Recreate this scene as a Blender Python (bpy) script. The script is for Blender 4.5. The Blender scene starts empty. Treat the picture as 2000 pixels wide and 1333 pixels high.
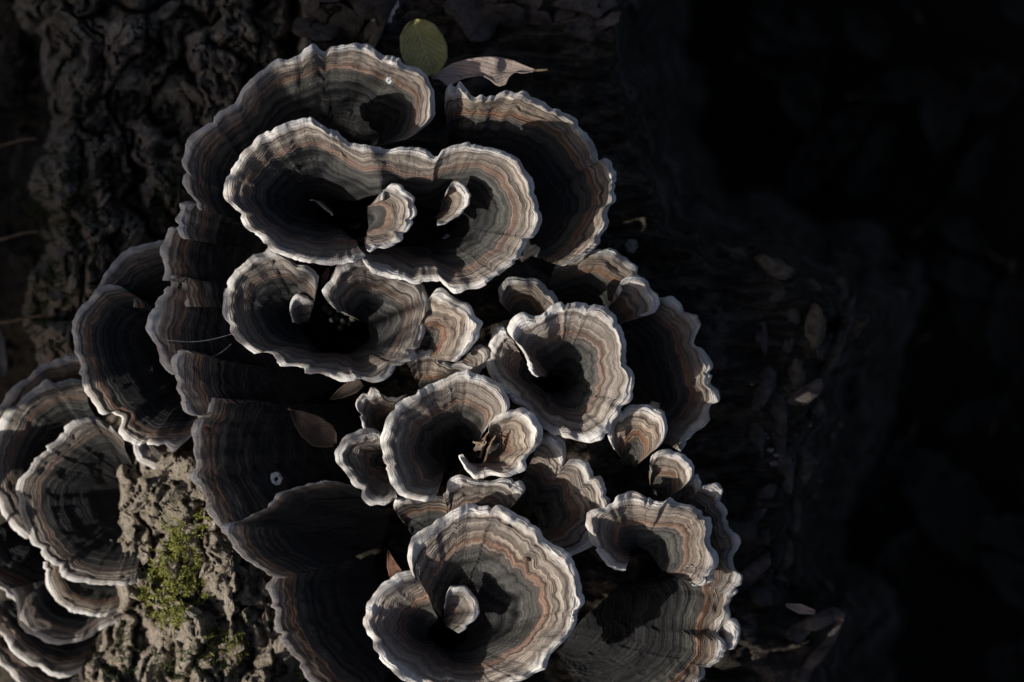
import bpy, math, random
import numpy as np
from mathutils import Vector

random.seed(7)
# ------------------------------------------------------------------ camera, world, sun, exposure
S = 0.00018            # metres per design unit (the whole scene is laid out in units of 0.18 mm)
D = 4722.0             # camera height above the plane of the rims, in those units
scene = bpy.context.scene
col = scene.collection
cam_d = bpy.data.cameras.new('camera')
cam_d.lens = 85; cam_d.sensor_width = 36; cam_d.sensor_fit = 'HORIZONTAL'
cam_d.clip_start = 0.01; cam_d.clip_end = 200
cam_d.dof.use_dof = True
cam_d.dof.focus_distance = (D + 30) * S
cam_d.dof.aperture_fstop = 7.0
cam = bpy.data.objects.new('camera', cam_d); col.objects.link(cam)
cam.location = (0, 0, D * S)
scene.camera = cam

SUN_EL, SUN_AZ = math.radians(31), math.radians(200)    # azimuth of the sun, counter-clockwise from +x
sdir = Vector((math.cos(SUN_EL) * math.cos(SUN_AZ), math.cos(SUN_EL) * math.sin(SUN_AZ), math.sin(SUN_EL)))
world = bpy.data.worlds.new('World'); scene.world = world; world.use_nodes = True
wn = world.node_tree
for n in list(wn.nodes): wn.nodes.remove(n)
sky = wn.nodes.new('ShaderNodeTexSky'); sky.sky_type = 'NISHITA'; sky.sun_disc = False
sky.sun_elevation = SUN_EL
sky.sun_rotation = math.radians(90) - SUN_AZ
sky.altitude = 100; sky.air_density = 0.6; sky.dust_density = 4.0; sky.ozone_density = 0.3
bg = wn.nodes.new('ShaderNodeBackground'); bg.inputs['Strength'].default_value = 0.085
wo = wn.nodes.new('ShaderNodeOutputWorld')
wn.links.new(sky.outputs[0], bg.inputs[0]); wn.links.new(bg.outputs[0], wo.inputs[0])

sun_d = bpy.data.lights.new('sun', 'SUN'); sun_d.energy = 5.0; sun_d.angle = math.radians(0.5)
sun_d.color = (1.0, 0.95, 0.88)
sun = bpy.data.objects.new('sun', sun_d); col.objects.link(sun)
sun.rotation_euler = sdir.to_track_quat('Z', 'Y').to_euler()
sun.location = sdir * 3
scene.view_settings.view_transform = 'Standard'
scene.view_settings.look = 'None'
scene.view_settings.exposure = -0.14
scene.view_settings.gamma = 1.0
scene.view_settings.use_curve_mapping = False
scene.cycles.max_bounces = 5
scene.cycles.diffuse_bounces = 2

# ------------------------------------------------------------------ numpy helpers
def at(px, py, z):
    k = (D - z) / D * S
    return np.stack([(px - 1000.0) * k, (666.5 - py) * k, z * S + 0 * px], -1)

def atv(px, py, z):
    k = (D - z) / D * S
    return Vector(((px - 1000.0) * k, (666.5 - py) * k, z * S))

def hsh(i, j, s):
    h = (i.astype(np.int64) * 374761393 + j.astype(np.int64) * 668265263 + int(s) * 974711) & 0xffffffff
    h = ((h ^ (h >> 13)) * 1274126177) & 0xffffffff
    h = h ^ (h >> 16)
    return (h & 0xffff) / 65535.0

def vn(x, y, s=0):
    x = np.asarray(x, float); y = np.asarray(y, float) + 0 * x
    ix = np.floor(x); iy = np.floor(y); fx = x - ix; fy = y - iy
    fx = fx * fx * fx * (fx * (fx * 6 - 15) + 10); fy = fy * fy * fy * (fy * (fy * 6 - 15) + 10)
    a = hsh(ix, iy, s); b = hsh(ix + 1, iy, s); c = hsh(ix, iy + 1, s); d = hsh(ix + 1, iy + 1, s)
    return (a + (b - a) * fx + (c - a) * fy + (a - b - c + d) * fx * fy) * 2 - 1

def fbm(x, y, s=0, o=4, g=0.5):
    t = 0; a = 1.0
    for k in range(o):
        t = t + a * vn(x * 2 ** k + 17.3 * k, y * 2 ** k - 9.1 * k, s + k); a *= g
    return t

def worley(x, y, s=0):
    ix = np.floor(x); iy = np.floor(y)
    d1 = np.full(np.shape(x), 9.0); d2 = d1.copy(); cid = np.zeros(np.shape(x))
    for dx in (-1, 0, 1):
        for dy in (-1, 0, 1):
            cx = ix + dx; cy = iy + dy
            px = cx + hsh(cx, cy, s); py = cy + hsh(cx, cy, s + 51)
            d = np.hypot(px - x, py - y)
            nearer = d < d1
            d2 = np.where(nearer, d1, np.minimum(d2, d))
            cid = np.where(nearer, hsh(cx, cy, s + 97), cid)
            d1 = np.where(nearer, d, d1)
    return d1, d2, cid

def sstep(a, b, x):
    t = np.clip((x - a) / (b - a), 0, 1)
    return t * t * (3 - 2 * t)

def poly_sd(x, y, P):            # signed distance to a polygon, negative inside
    P = np.array(P, float); d = np.full(x.shape, 1e9); ins = np.zeros(x.shape, bool)
    for i in range(len(P)):
        a, b = P[i], P[(i + 1) % len(P)]
        ex, ey = b - a; wx = x - a[0]; wy = y - a[1]
        t = np.clip((wx * ex + wy * ey) / (ex * ex + ey * ey), 0, 1)
        d = np.minimum(d, np.hypot(wx - ex * t, wy - ey * t))
        c = ((a[1] > y) != (b[1] > y))
        with np.errstate(divide='ignore', invalid='ignore'):
            ins ^= c & (x < (b[0] - a[0]) * (y - a[1]) / (b[1] - a[1]) + a[0])
    return np.where(ins, -d, d)

def spline(P, step):             # Catmull-Rom through P, resampled to even steps
    P = np.array(P, float)
    Q = np.vstack([2 * P[0] - P[1], P, 2 * P[-1] - P[-2]])
    out = []; keys = []
    for i in range(1, len(Q) - 2):
        t = np.linspace(0, 1, 12, endpoint=False)[:, None]
        a, b, c, d = Q[i - 1], Q[i], Q[i + 1], Q[i + 2]
        out.append(0.5 * (2 * b + (c - a) * t + (2 * a - 5 * b + 4 * c - d) * t ** 2 + (3 * b - a - 3 * c + d) * t ** 3))
        keys.append((i - 1 + t[:, 0]) / (len(P) - 1))
    out = np.vstack(out + [P[-1:]]); keys = np.concatenate(keys + [[1.0]])
    L = np.concatenate([[0], np.cumsum(np.hypot(*np.diff(out[:, :2], axis=0).T))])
    n = max(int(L[-1] / step), 6)
    s = np.linspace(0, L[-1], n)
    return np.stack([np.interp(s, L, out[:, k]) for k in range(out.shape[1])], -1), s, np.interp(s, L, keys)

def mesh_obj(name, verts, faces, mat, parent=None, uv=None, normals=None, smooth=True):
    me = bpy.data.meshes.new(name)
    if isinstance(faces, np.ndarray):
        nv, nf, k = len(verts), len(faces), faces.shape[1]
        me.vertices.add(nv); me.vertices.foreach_set('co', np.asarray(verts, np.float32).ravel())
        me.loops.add(nf * k); me.loops.foreach_set('vertex_index', faces.astype(np.int32).ravel())
        me.polygons.add(nf)
        me.polygons.foreach_set('loop_start', np.arange(0, nf * k, k, dtype=np.int32))
        me.update(calc_edges=True)
    else:
        me.from_pydata([tuple(v) for v in verts], [], faces)
    if uv is not None:
        ul = me.uv_layers.new(name='zones')
        idx = np.empty(len(me.loops), np.int32); me.loops.foreach_get('vertex_index', idx)
        ul.data.foreach_set('uv', np.asarray(uv, np.float32)[idx].ravel())
    if smooth: me.polygons.foreach_set('use_smooth', np.ones(len(me.polygons), bool))
    if mat: me.materials.append(mat)
    me.validate()
    if normals is not None:
        me.normals_split_custom_set_from_vertices([tuple(n) for n in normals])
    me.update()
    o = bpy.data.objects.new(name, me); col.objects.link(o)
    if parent: o.parent = parent
    return o

def tag(o, label, cat=None, group=None, kind=None):
    if label: o['label'] = label
    if cat: o['category'] = cat
    if group: o['group'] = group
    if kind: o['kind'] = kind
    return o

def grid_faces(n, m, flip=False):          # n columns (along u), m rows (along v), index = j * n + i
    i, j = np.meshgrid(np.arange(n - 1), np.arange(m - 1))
    a = (j * n + i).ravel()
    f = np.stack([a, a + 1, a + n + 1, a + n], -1)
    return f[:, ::-1].copy() if flip else f

def grid_normals(P):                       # P[m, n, 3]
    du = np.gradient(P, axis=1); dv = np.gradient(P, axis=0)
    nrm = np.cross(du, dv); l = np.linalg.norm(nrm, axis=-1, keepdims=True)
    return nrm / np.maximum(l, 1e-12)

# ------------------------------------------------------------------ node helpers
class NT:
    def __init__(s, name):
        s.m = bpy.data.materials.new(name); s.m.use_nodes = True
        s.t = s.m.node_tree; s.n = s.t.nodes
        for x in list(s.n): s.n.remove(x)
        s.out = s.n.new('ShaderNodeOutputMaterial'); s.b = s.n.new('ShaderNodeBsdfPrincipled')
        s.link(s.b.outputs[0], s.out.inputs[0])
        s.b.inputs['Specular IOR Level'].default_value = 0.25
    def link(s, a, b): s.t.links.new(a, b)
    def val(s, x, sock):
        if isinstance(x, (int, float)): sock.default_value = x
        elif isinstance(x, tuple): sock.default_value = x + (1,) if len(x) == 3 and sock.type == 'RGBA' else x
        else: s.link(x, sock)
    def math(s, op, a, b=0.0, c=0.0):
        n = s.n.new('ShaderNodeMath'); n.operation = op
        for k, x in enumerate((a, b, c)): s.val(x, n.inputs[k])
        return n.outputs[0]
    def xyz(s, x, y, z=0.0):
        n = s.n.new('ShaderNodeCombineXYZ')
        for k, v in enumerate((x, y, z)): s.val(v, n.inputs[k])
        return n.outputs[0]
    def noise(s, vec, scale, detail=3, rough=0.5, dist=0.0):
        n = s.n.new('ShaderNodeTexNoise'); s.link(vec, n.inputs['Vector'])
        n.inputs['Scale'].default_value = scale; n.inputs['Detail'].default_value = detail
        n.inputs['Roughness'].default_value = rough; n.inputs['Distortion'].default_value = dist
        return n.outputs[0]
    def vor(s, vec, scale, feat='F1'):
        n = s.n.new('ShaderNodeTexVoronoi'); n.feature = feat; s.link(vec, n.inputs['Vector'])
        n.inputs['Scale'].default_value = scale
        return n.outputs[0]
    def ramp(s, f, stops, interp='LINEAR'):
        n = s.n.new('ShaderNodeValToRGB'); s.link(f, n.inputs[0]); r = n.color_ramp; r.interpolation = interp
        while len(r.elements) < len(stops): r.elements.new(0.5)
        for e, (p, c) in zip(r.elements, stops):
            e.position = p; e.color = (c, c, c, 1) if isinstance(c, (int, float)) else tuple(c) + (1,)
        return n.outputs[0]
    def mix(s, f, a, b, mode='MIX'):
        n = s.n.new('ShaderNodeMix'); n.data_type = 'RGBA'; n.blend_type = mode
        s.val(f, n.inputs[0]); s.val(a, n.inputs[6]); s.val(b, n.inputs[7])
        return n.outputs[2]
    def maprange(s, f, a, b, c, d):
        n = s.n.new('ShaderNodeMapRange'); s.link(f, n.inputs[0])
        for k, x in enumerate((a, b, c, d)): n.inputs[k + 1].default_value = x
        return n.outputs[0]
    def bump(s, h, dist, strength=1.0):
        n = s.n.new('ShaderNodeBump'); s.link(h, n.inputs['Height'])
        n.inputs['Distance'].default_value = dist; n.inputs['Strength'].default_value = strength
        s.link(n.outputs[0], s.b.inputs['Normal']); return n.outputs[0]
    def pos(s):
        return s.n.new('ShaderNodeNewGeometry').outputs['Position']
    def objpos(s):
        return s.n.new('ShaderNodeTexCoord').outputs['Object']
    def base(s, c, rough=0.85):
        s.val(c, s.b.inputs['Base Color']); s.b.inputs['Roughness'].default_value = rough
        return s.m
    def attr(s, name, typ='OBJECT'):
        n = s.n.new('ShaderNodeAttribute'); n.attribute_type = typ; n.attribute_name = name
        return n

# ------------------------------------------------------------------ materials
def make_cap_material():
    t = NT('banded_fungus_skin')
    uvn = t.n.new('ShaderNodeUVMap'); uvn.uv_map = 'zones'
    sp = t.n.new('ShaderNodeSeparateXYZ'); t.link(uvn.outputs[0], sp.inputs[0])
    u, d = sp.outputs[0], sp.outputs[1]
    seed = t.attr('zone_seed').outputs['Fac']
    tone = t.attr('tone_shade').outputs['Fac']  # per-cap brightness: own colour plus some painted light and shade
    w1 = t.noise(t.xyz(t.math('MULTIPLY', u, 0.9), t.math('MULTIPLY', d, 0.8), seed), 1.0, 3, 0.55)
    w2 = t.noise(t.xyz(t.math('MULTIPLY', u, 4.5), t.math('MULTIPLY', d, 2.0), seed), 1.0, 2)
    w0 = t.noise(t.xyz(t.math('MULTIPLY', u, 0.9), seed), 1.0, 3, .6)
    ds = t.math('ADD', d, t.math('MULTIPLY', t.math('MINIMUM', d, 0.30), t.maprange(w0, 0.3, 0.7, -0.42, 0.50)))
    dw = t.math('ADD', ds, t.math('ADD', t.maprange(w1, 0.25, 0.75, -0.06, 0.06), t.maprange(w2, 0.25, 0.75, -0.014, 0.014)))
    dd = t.math('DIVIDE', dw, 3.4)
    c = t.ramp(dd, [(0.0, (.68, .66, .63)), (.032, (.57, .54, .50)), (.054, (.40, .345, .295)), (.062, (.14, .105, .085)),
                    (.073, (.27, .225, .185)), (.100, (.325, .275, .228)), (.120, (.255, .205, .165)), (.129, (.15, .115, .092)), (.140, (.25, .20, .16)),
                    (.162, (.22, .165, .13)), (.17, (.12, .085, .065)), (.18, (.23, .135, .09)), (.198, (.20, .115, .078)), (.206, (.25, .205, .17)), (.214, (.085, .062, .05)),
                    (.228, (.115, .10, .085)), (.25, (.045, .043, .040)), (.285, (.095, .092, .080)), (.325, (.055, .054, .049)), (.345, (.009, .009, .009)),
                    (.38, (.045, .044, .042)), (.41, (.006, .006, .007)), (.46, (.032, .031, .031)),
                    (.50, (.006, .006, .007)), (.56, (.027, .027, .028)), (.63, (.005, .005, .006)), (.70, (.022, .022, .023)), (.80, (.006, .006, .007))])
    warm = t.attr('zone_warm').outputs['Fac']
    hs = t.n.new('ShaderNodeHueSaturation'); t.link(warm, hs.inputs['Saturation']); t.link(c, hs.inputs['Color']); c = hs.outputs[0]
    st = t.noise(t.xyz(t.math('MULTIPLY', u, 1.7), t.math('MULTIPLY', d, 3.0), t.math('ADD', seed, 5.0)), 1.0, 4, .65)
    mm = t.math('MULTIPLY', t.maprange(st, .46, .66, 0.0, .8), t.maprange(d, .0, .30, 1.0, 0.0))
    c = t.mix(mm, c, (.30, .235, .185))
    # fine concentric lines, thicker ones, radial fibres
    f1 = t.noise(t.xyz(t.math('MULTIPLY', u, 0.22), t.math('MULTIPLY', dw, 11.0), seed), 1.0, 3, 0.6)
    f2 = t.noise(t.xyz(t.math('MULTIPLY', u, 0.6), t.math('MULTIPLY', dw, 25.0), seed), 1.0, 2, 0.6)
    fr = t.noise(t.xyz(t.math('MULTIPLY', u, 26.0), t.math('MULTIPLY', d, 2.2), seed), 1.0, 3, 0.6)
    pt = t.noise(t.xyz(t.math('MULTIPLY', u, 1.6), t.math('MULTIPLY', d, 1.6), seed), 1.0, 4, 0.6)
    sep = t.math('MINIMUM', t.math('MULTIPLY', d, 4.0), 1.0)
    m1 = t.maprange(f1, 0.3, 0.7, 0.40, 1.36); m2 = t.maprange(f2, 0.3, 0.7, 0.60, 1.28)
    mr = t.maprange(fr, 0.3, 0.7, 0.93, 1.06); mp = t.maprange(pt, 0.3, 0.7, 0.78, 1.16)
    k = t.math('MULTIPLY', t.math('MULTIPLY', m1, m2), mp)
    n = t.n.new('ShaderNodeMix'); n.data_type = 'FLOAT'
    t.link(sep, n.inputs[0]); n.inputs[2].default_value = 1.0; t.link(k, n.inputs[3])
    kk = t.math('MULTIPLY', t.math('MULTIPLY', n.outputs[0], mr), tone)
    c = t.mix(1.0, c, t.xyz(kk, kk, kk), 'MULTIPLY')
    spk = t.vor(t.xyz(t.math('MULTIPLY', u, 9.0), t.math('MULTIPLY', d, 9.0), seed), 1.0)
    c = t.mix(t.maprange(spk, 0.03, 0.06, 0.55, 0.0), c, (.30, .29, .27))
    h = t.math('ADD', t.math('MULTIPLY', f1, 1.7), t.math('ADD', t.math('MULTIPLY', f2, 0.8), t.math('MULTIPLY', fr, 0.35)))
    t.bump(h, 6 * S, 1.0)
    t.b.inputs['Sheen Weight'].default_value = 0.06
    t.b.inputs['Sheen Roughness'].default_value = 0.5
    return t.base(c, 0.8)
M_cap = make_cap_material()

def make_pore():
    t = NT('pore_surface_cream'); p = t.pos()
    v = t.vor(p, 1 / (5 * S)); c = t.mix(t.maprange(v, .1, .6, 0, 1), (.20, .155, .115), (.46, .40, .33))
    t.bump(v, 4 * S, .6)
    return t.base(c, .9)
M_pore = make_pore()

def make_bark():
    t = NT('weathered_bark'); p = t.pos()
    mp = t.n.new('ShaderNodeMapping'); t.link(p, mp.inputs[0]); mp.inputs['Scale'].default_value = (1.5, .55, 1.0); mp.inputs['Rotation'].default_value = (0, 0, -.25)
    big = t.noise(p, 1 / (150 * S), 4, .6); mid = t.noise(p, 1 / (34 * S), 6, .7, .5); fine = t.noise(p, 1 / (7 * S), 4, .75)
    fib = t.noise(mp.outputs[0], 1 / (13 * S), 5, .7, .6)
    c = t.ramp(mid, [(.25, (.06, .048, .038)), (.36, (.22, .18, .145)), (.44, (.43, .36, .28)), (.56, (.54, .465, .37)), (.8, (.60, .54, .45))])
    c = t.mix(t.maprange(fib, .54, .68, 0, .6), c, (.085, .066, .05))
    c = t.mix(t.maprange(fine, .56, .72, 0, .5), c, (.06, .04, .03))
    lich = t.noise(p, 1 / (60 * S), 3, .6); c = t.mix(t.maprange(lich, .60, .68, 0, .5), c, (.52, .50, .45))
    c = t.mix(t.maprange(big, .54, .70, 0, .5), c, (.13, .13, .06))
    pits = t.vor(p, 1 / (14 * S)); c = t.mix(t.maprange(pits, .08, .2, .8, 0), c, (.025, .02, .016))
    h = t.math('ADD', t.math('MULTIPLY', mid, 1.6), t.math('ADD', t.math('MULTIPLY', fine, .9), t.math('ADD', t.math('MULTIPLY', fib, -1.6), t.math('MULTIPLY', t.math('MINIMUM', pits, .35), 1.6))))
    t.bump(h, 13 * S, 1.0)
    return t.base(c, .95)
M_bark = make_bark()

def make_wood():
    t = NT('dark_rotting_wood'); p = t.pos()
    mp = t.n.new('ShaderNodeMapping'); t.link(p, mp.inputs[0]); mp.inputs['Scale'].default_value = (.35, 1.6, 1); mp.inputs['Rotation'].default_value = (0, 0, .12)
    g = t.noise(mp.outputs[0], 1 / (40 * S), 6, .65, .8); big = t.noise(p, 1 / (120 * S), 4, .6); fine = t.noise(p, 1 / (8 * S), 3, .7)
    c = t.ramp(g, [(.3, (.006, .0052, .004)), (.46, (.024, .020, .015)), (.60, (.085, .070, .050)), (.8, (.15, .125, .095))])
    c = t.mix(t.maprange(big, .54, .62, 0, .7), c, (.15, .118, .105))
    v = t.vor(p, 1 / (11 * S)); sp = t.noise(p, 1 / (90 * S), 2)
    c = t.mix(t.math('MULTIPLY', t.maprange(v, .08, .2, 1, 0), t.maprange(sp, .55, .66, 0, .5)), c, (.2, .2, .2))
    h = t.math('ADD', t.math('MULTIPLY', g, 2.0), fine); t.bump(h, 14 * S, 1.0)
    return t.base(c, .9)
M_wood = make_wood()

def simple(name, c1, c2, scale, rough=.85, bump=3, dist=0.):
    t = NT(name); p = t.pos(); n = t.noise(p, 1 / (scale * S), 4, .6, dist)
    t.bump(t.noise(p, 1 / (scale * .3 * S), 3, .6), bump * S, .7)
    return t.base(t.mix(t.maprange(n, .3, .7, 0, 1), c1, c2), rough)
M_plate = simple('dull_bark_plate', (.035, .030, .027), (.12, .10, .092), 26, .95, 9)
M_stub = simple('broken_stub_wood', (.045, .038, .028), (.16, .13, .095), 22, .95, 12)
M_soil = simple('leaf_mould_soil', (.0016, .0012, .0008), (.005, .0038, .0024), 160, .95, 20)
M_moss = simple('moss_green', (.07, .085, .016), (.36, .36, .085), 11, .7, 2)
M_moss2 = simple('moss_dark_green', (.025, .04, .012), (.07, .085, .03), 60, .8, 2)
M_white = simple('white_lichen_crust', (.18, .20, .22), (.62, .64, .66), 12, .9, 3)
M_frag = simple('pale_wood_fragment', (.07, .062, .055), (.30, .28, .25), 25, .9, 4)
M_twig = simple('dry_twig', (.10, .07, .045), (.28, .20, .13), 18, .85, 3)
M_knob = simple('young_knob_skin', (.02, .02, .017), (.07, .065, .05), 20, .85, 2)
def leaf_mat(name, a, b, vein):
    t = NT(name)
    uvn = t.n.new('ShaderNodeUVMap'); uvn.uv_map = 'zones'
    sp = t.n.new('ShaderNodeSeparateXYZ'); t.link(uvn.outputs[0], sp.inputs[0])
    p = t.pos(); n = t.noise(p, 1 / (30 * S), 4, .6); sp2 = t.noise(p, 1 / (7 * S), 2, .6)
    x = t.math('ABSOLUTE', sp.outputs[0])
    c = t.mix(t.maprange(n, .3, .7, 0, 1), a, b)
    c = t.mix(t.maprange(sp2, .62, .72, 0, .6), c, tuple(k * .35 for k in a))
    ph = t.math('SUBTRACT', t.math('MULTIPLY', sp.outputs[1], 9.0), t.math('MULTIPLY', x, 4.0))
    side = t.math('ABSOLUTE', t.math('SUBTRACT', t.math('FRACT', ph), .5))
    c = t.mix(t.maprange(side, .0, .06, .35, 0), c, vein)
    c = t.mix(t.maprange(x, .02, .06, .7, 0), c, vein)
    h = t.math('ADD', t.math('MINIMUM', t.math('MULTIPLY', side, 4.), .5), t.math('MULTIPLY', sp2, .5)); t.bump(h, 3 * S, .8)
    return t.base(c, .65)
M_leaf_y = leaf_mat('leaf_yellow_green', (.25, .24, .085), (.37, .34, .15), (.42, .39, .18))
M_leaf_t = leaf_mat('leaf_dry_tan', (.36, .28, .24), (.44, .36, .31), (.20, .14, .11))
M_leaf_b = leaf_mat('leaf_dark_brown', (.045, .032, .026), (.08, .058, .046), (.03, .02, .015))
M_leaf_r = leaf_mat('leaf_red_brown', (.14, .065, .04), (.20, .10, .065), (.07, .03, .02))
M_leaf_g = leaf_mat('leaf_grey_blade', (.17, .16, .145), (.25, .23, .21), (.2, .19, .17))
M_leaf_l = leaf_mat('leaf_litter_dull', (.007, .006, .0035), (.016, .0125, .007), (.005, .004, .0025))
M_green = leaf_mat('leaf_shrub_green', (.05, .085, .02), (.09, .12, .03), (.08, .11, .04))

# ------------------------------------------------------------------ stump height field
P_TOP = [(560, -260), (1205, -260), (1215, 0), (1240, 200), (1285, 345), (1310, 445), (1400, 478), (1480, 490), (1560, 545), (1640, 545), (1686, 600),
         (1655, 690), (1612, 800), (1600, 900), (1560, 1000), (1548, 1100), (1560, 1180), (1635, 1205), (1612, 1300), (1560, 2600),
         (420, 2600), (400, 1250), (390, 1000), (430, 600), (520, 200)]
P_LOW = [(70, -260), (640, -260), (640, 800), (140, 800), (60, 690), (75, 450), (60, 200)]
P_BRK = [(235, 930), (330, 860), (620, 900), (700, 2600), (205, 2600), (190, 1330), (225, 1180), (215, 1060)]
def stump_h(x, y):
    wob = 26 * fbm(x / 90, y / 90, 3, 4)
    d = poly_sd(x, y, P_TOP) + wob
    base = -320 - 30 * sstep(1250, 1600, x) - 130 * sstep(560, 380, x) * sstep(900, 600, y) - 40 * sstep(300, 0, y)
    h1 = base - np.where(d > -40, np.clip(d + 40, 0, None) ** 1.12 * 6.0, 0)
    d2 = poly_sd(x, y, P_LOW) + wob * 1.3
    h2 = -500 - 0.10 * np.clip(300 - x, -300, 300) - np.where(d2 > -60, np.clip(d2 + 60, 0, None) ** 1.1 * 2.5, 0)
    d3 = poly_sd(x, y, P_BRK) + wob * .8
    h3 = -300 + 0.46 * np.clip(x - 235, 0, 190) - 0.55 * np.clip(x - 440 - .28 * np.clip(y - 1050, 0, 400), 0, 400) - np.where(d3 > -10, np.clip(d3 + 10, 0, None) ** 1.1 * 2.2, 0)
    h = np.maximum(np.maximum(h1, h2), h3)
    lo = sstep(-300, -340, base) * 0 + 1
    bark = np.maximum(sstep(30, -30, d3), sstep(60, -60, d2)) 
    bark = bark * sstep(700, 560, x + .25 * (y - 700) * (y < 700))
    wx = x + 30 * fbm(x / 95, y / 95, 21, 4); wy = y + 30 * fbm(x / 95, y / 95, 22, 4)
    d1, dd2, cid = worley(wx / 80, wy / 170, 5)
    e1, ee2, cid2 = worley(wx / 28, wy / 52, 8)
    crack = sstep(.0, .13, dd2 - d1) * (.66 + .34 * sstep(.0, .16, ee2 - e1))
    ridge = 1 - np.abs(fbm(wx / 70, wy / 120, 13, 4, .55))
    fib = 1 - np.abs(fbm(wx / 15, wy / 34, 15, 3, .6))
    rough = 16 * fbm(x / 85, y / 120, 11, 4, .5) + 52 * (crack - .6) + 60 * (cid - .5) + 26 * (cid2 - .5) + 22 * (ridge - .6) + 13 * (fib - .5) + 4 * vn(x / 7, y / 7, 19)
    grain = 16 * fbm(x / 110, y / 28, 31, 4) + 9 * fbm(x / 24, y / 24, 41, 3)
    rough = rough * (1 + .9 * sstep(860, 780, y) * sstep(620, 520, x))
    return np.maximum(h + bark * rough + (1 - bark) * grain, -2100), bark
def H1(x, y):
    return float(stump_h(np.array([float(x)]), np.array([float(y)]))[0][0])
# ------------------------------------------------------------------ stump
def build_stump():
    st = 5.0
    xs = np.arange(-60, 2000, st); ys = np.concatenate([np.arange(-330, -60, 15.), np.arange(-60, 1420, st), np.arange(1420, 2800, 30.)])
    X, Y = np.meshgrid(xs, ys)
    Z, bark = stump_h(X, Y)
    P = at(X, Y, Z)
    n, m = len(xs), len(ys)
    F = grid_faces(n, m, flip=True)
    zf = Z.ravel()[F].max(1); bf = bark.ravel()[F].mean(1)
    keep = zf > -2090
    root = bpy.data.objects.new('tree_stump', None); col.objects.link(root)
    root.location = (0, 0, -2060 * S)
    tag(root, 'old weathered tree stump with rough bark, carrying all the banded fungi', 'tree stump')
    V = P.reshape(-1, 3)
    for nm, msk, mat in (('bark', keep & (bf > .5), M_bark), ('wood_top', keep & (bf <= .5), M_wood)):
        f = F[msk]; used = np.unique(f); mp = np.full(len(V), -1); mp[used] = np.arange(len(used))
        vv = V[used] - np.array([0, 0, -2060 * S])
        mesh_obj(nm, vv, mp[f], mat, root)
    return root
stump = build_stump()

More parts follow.
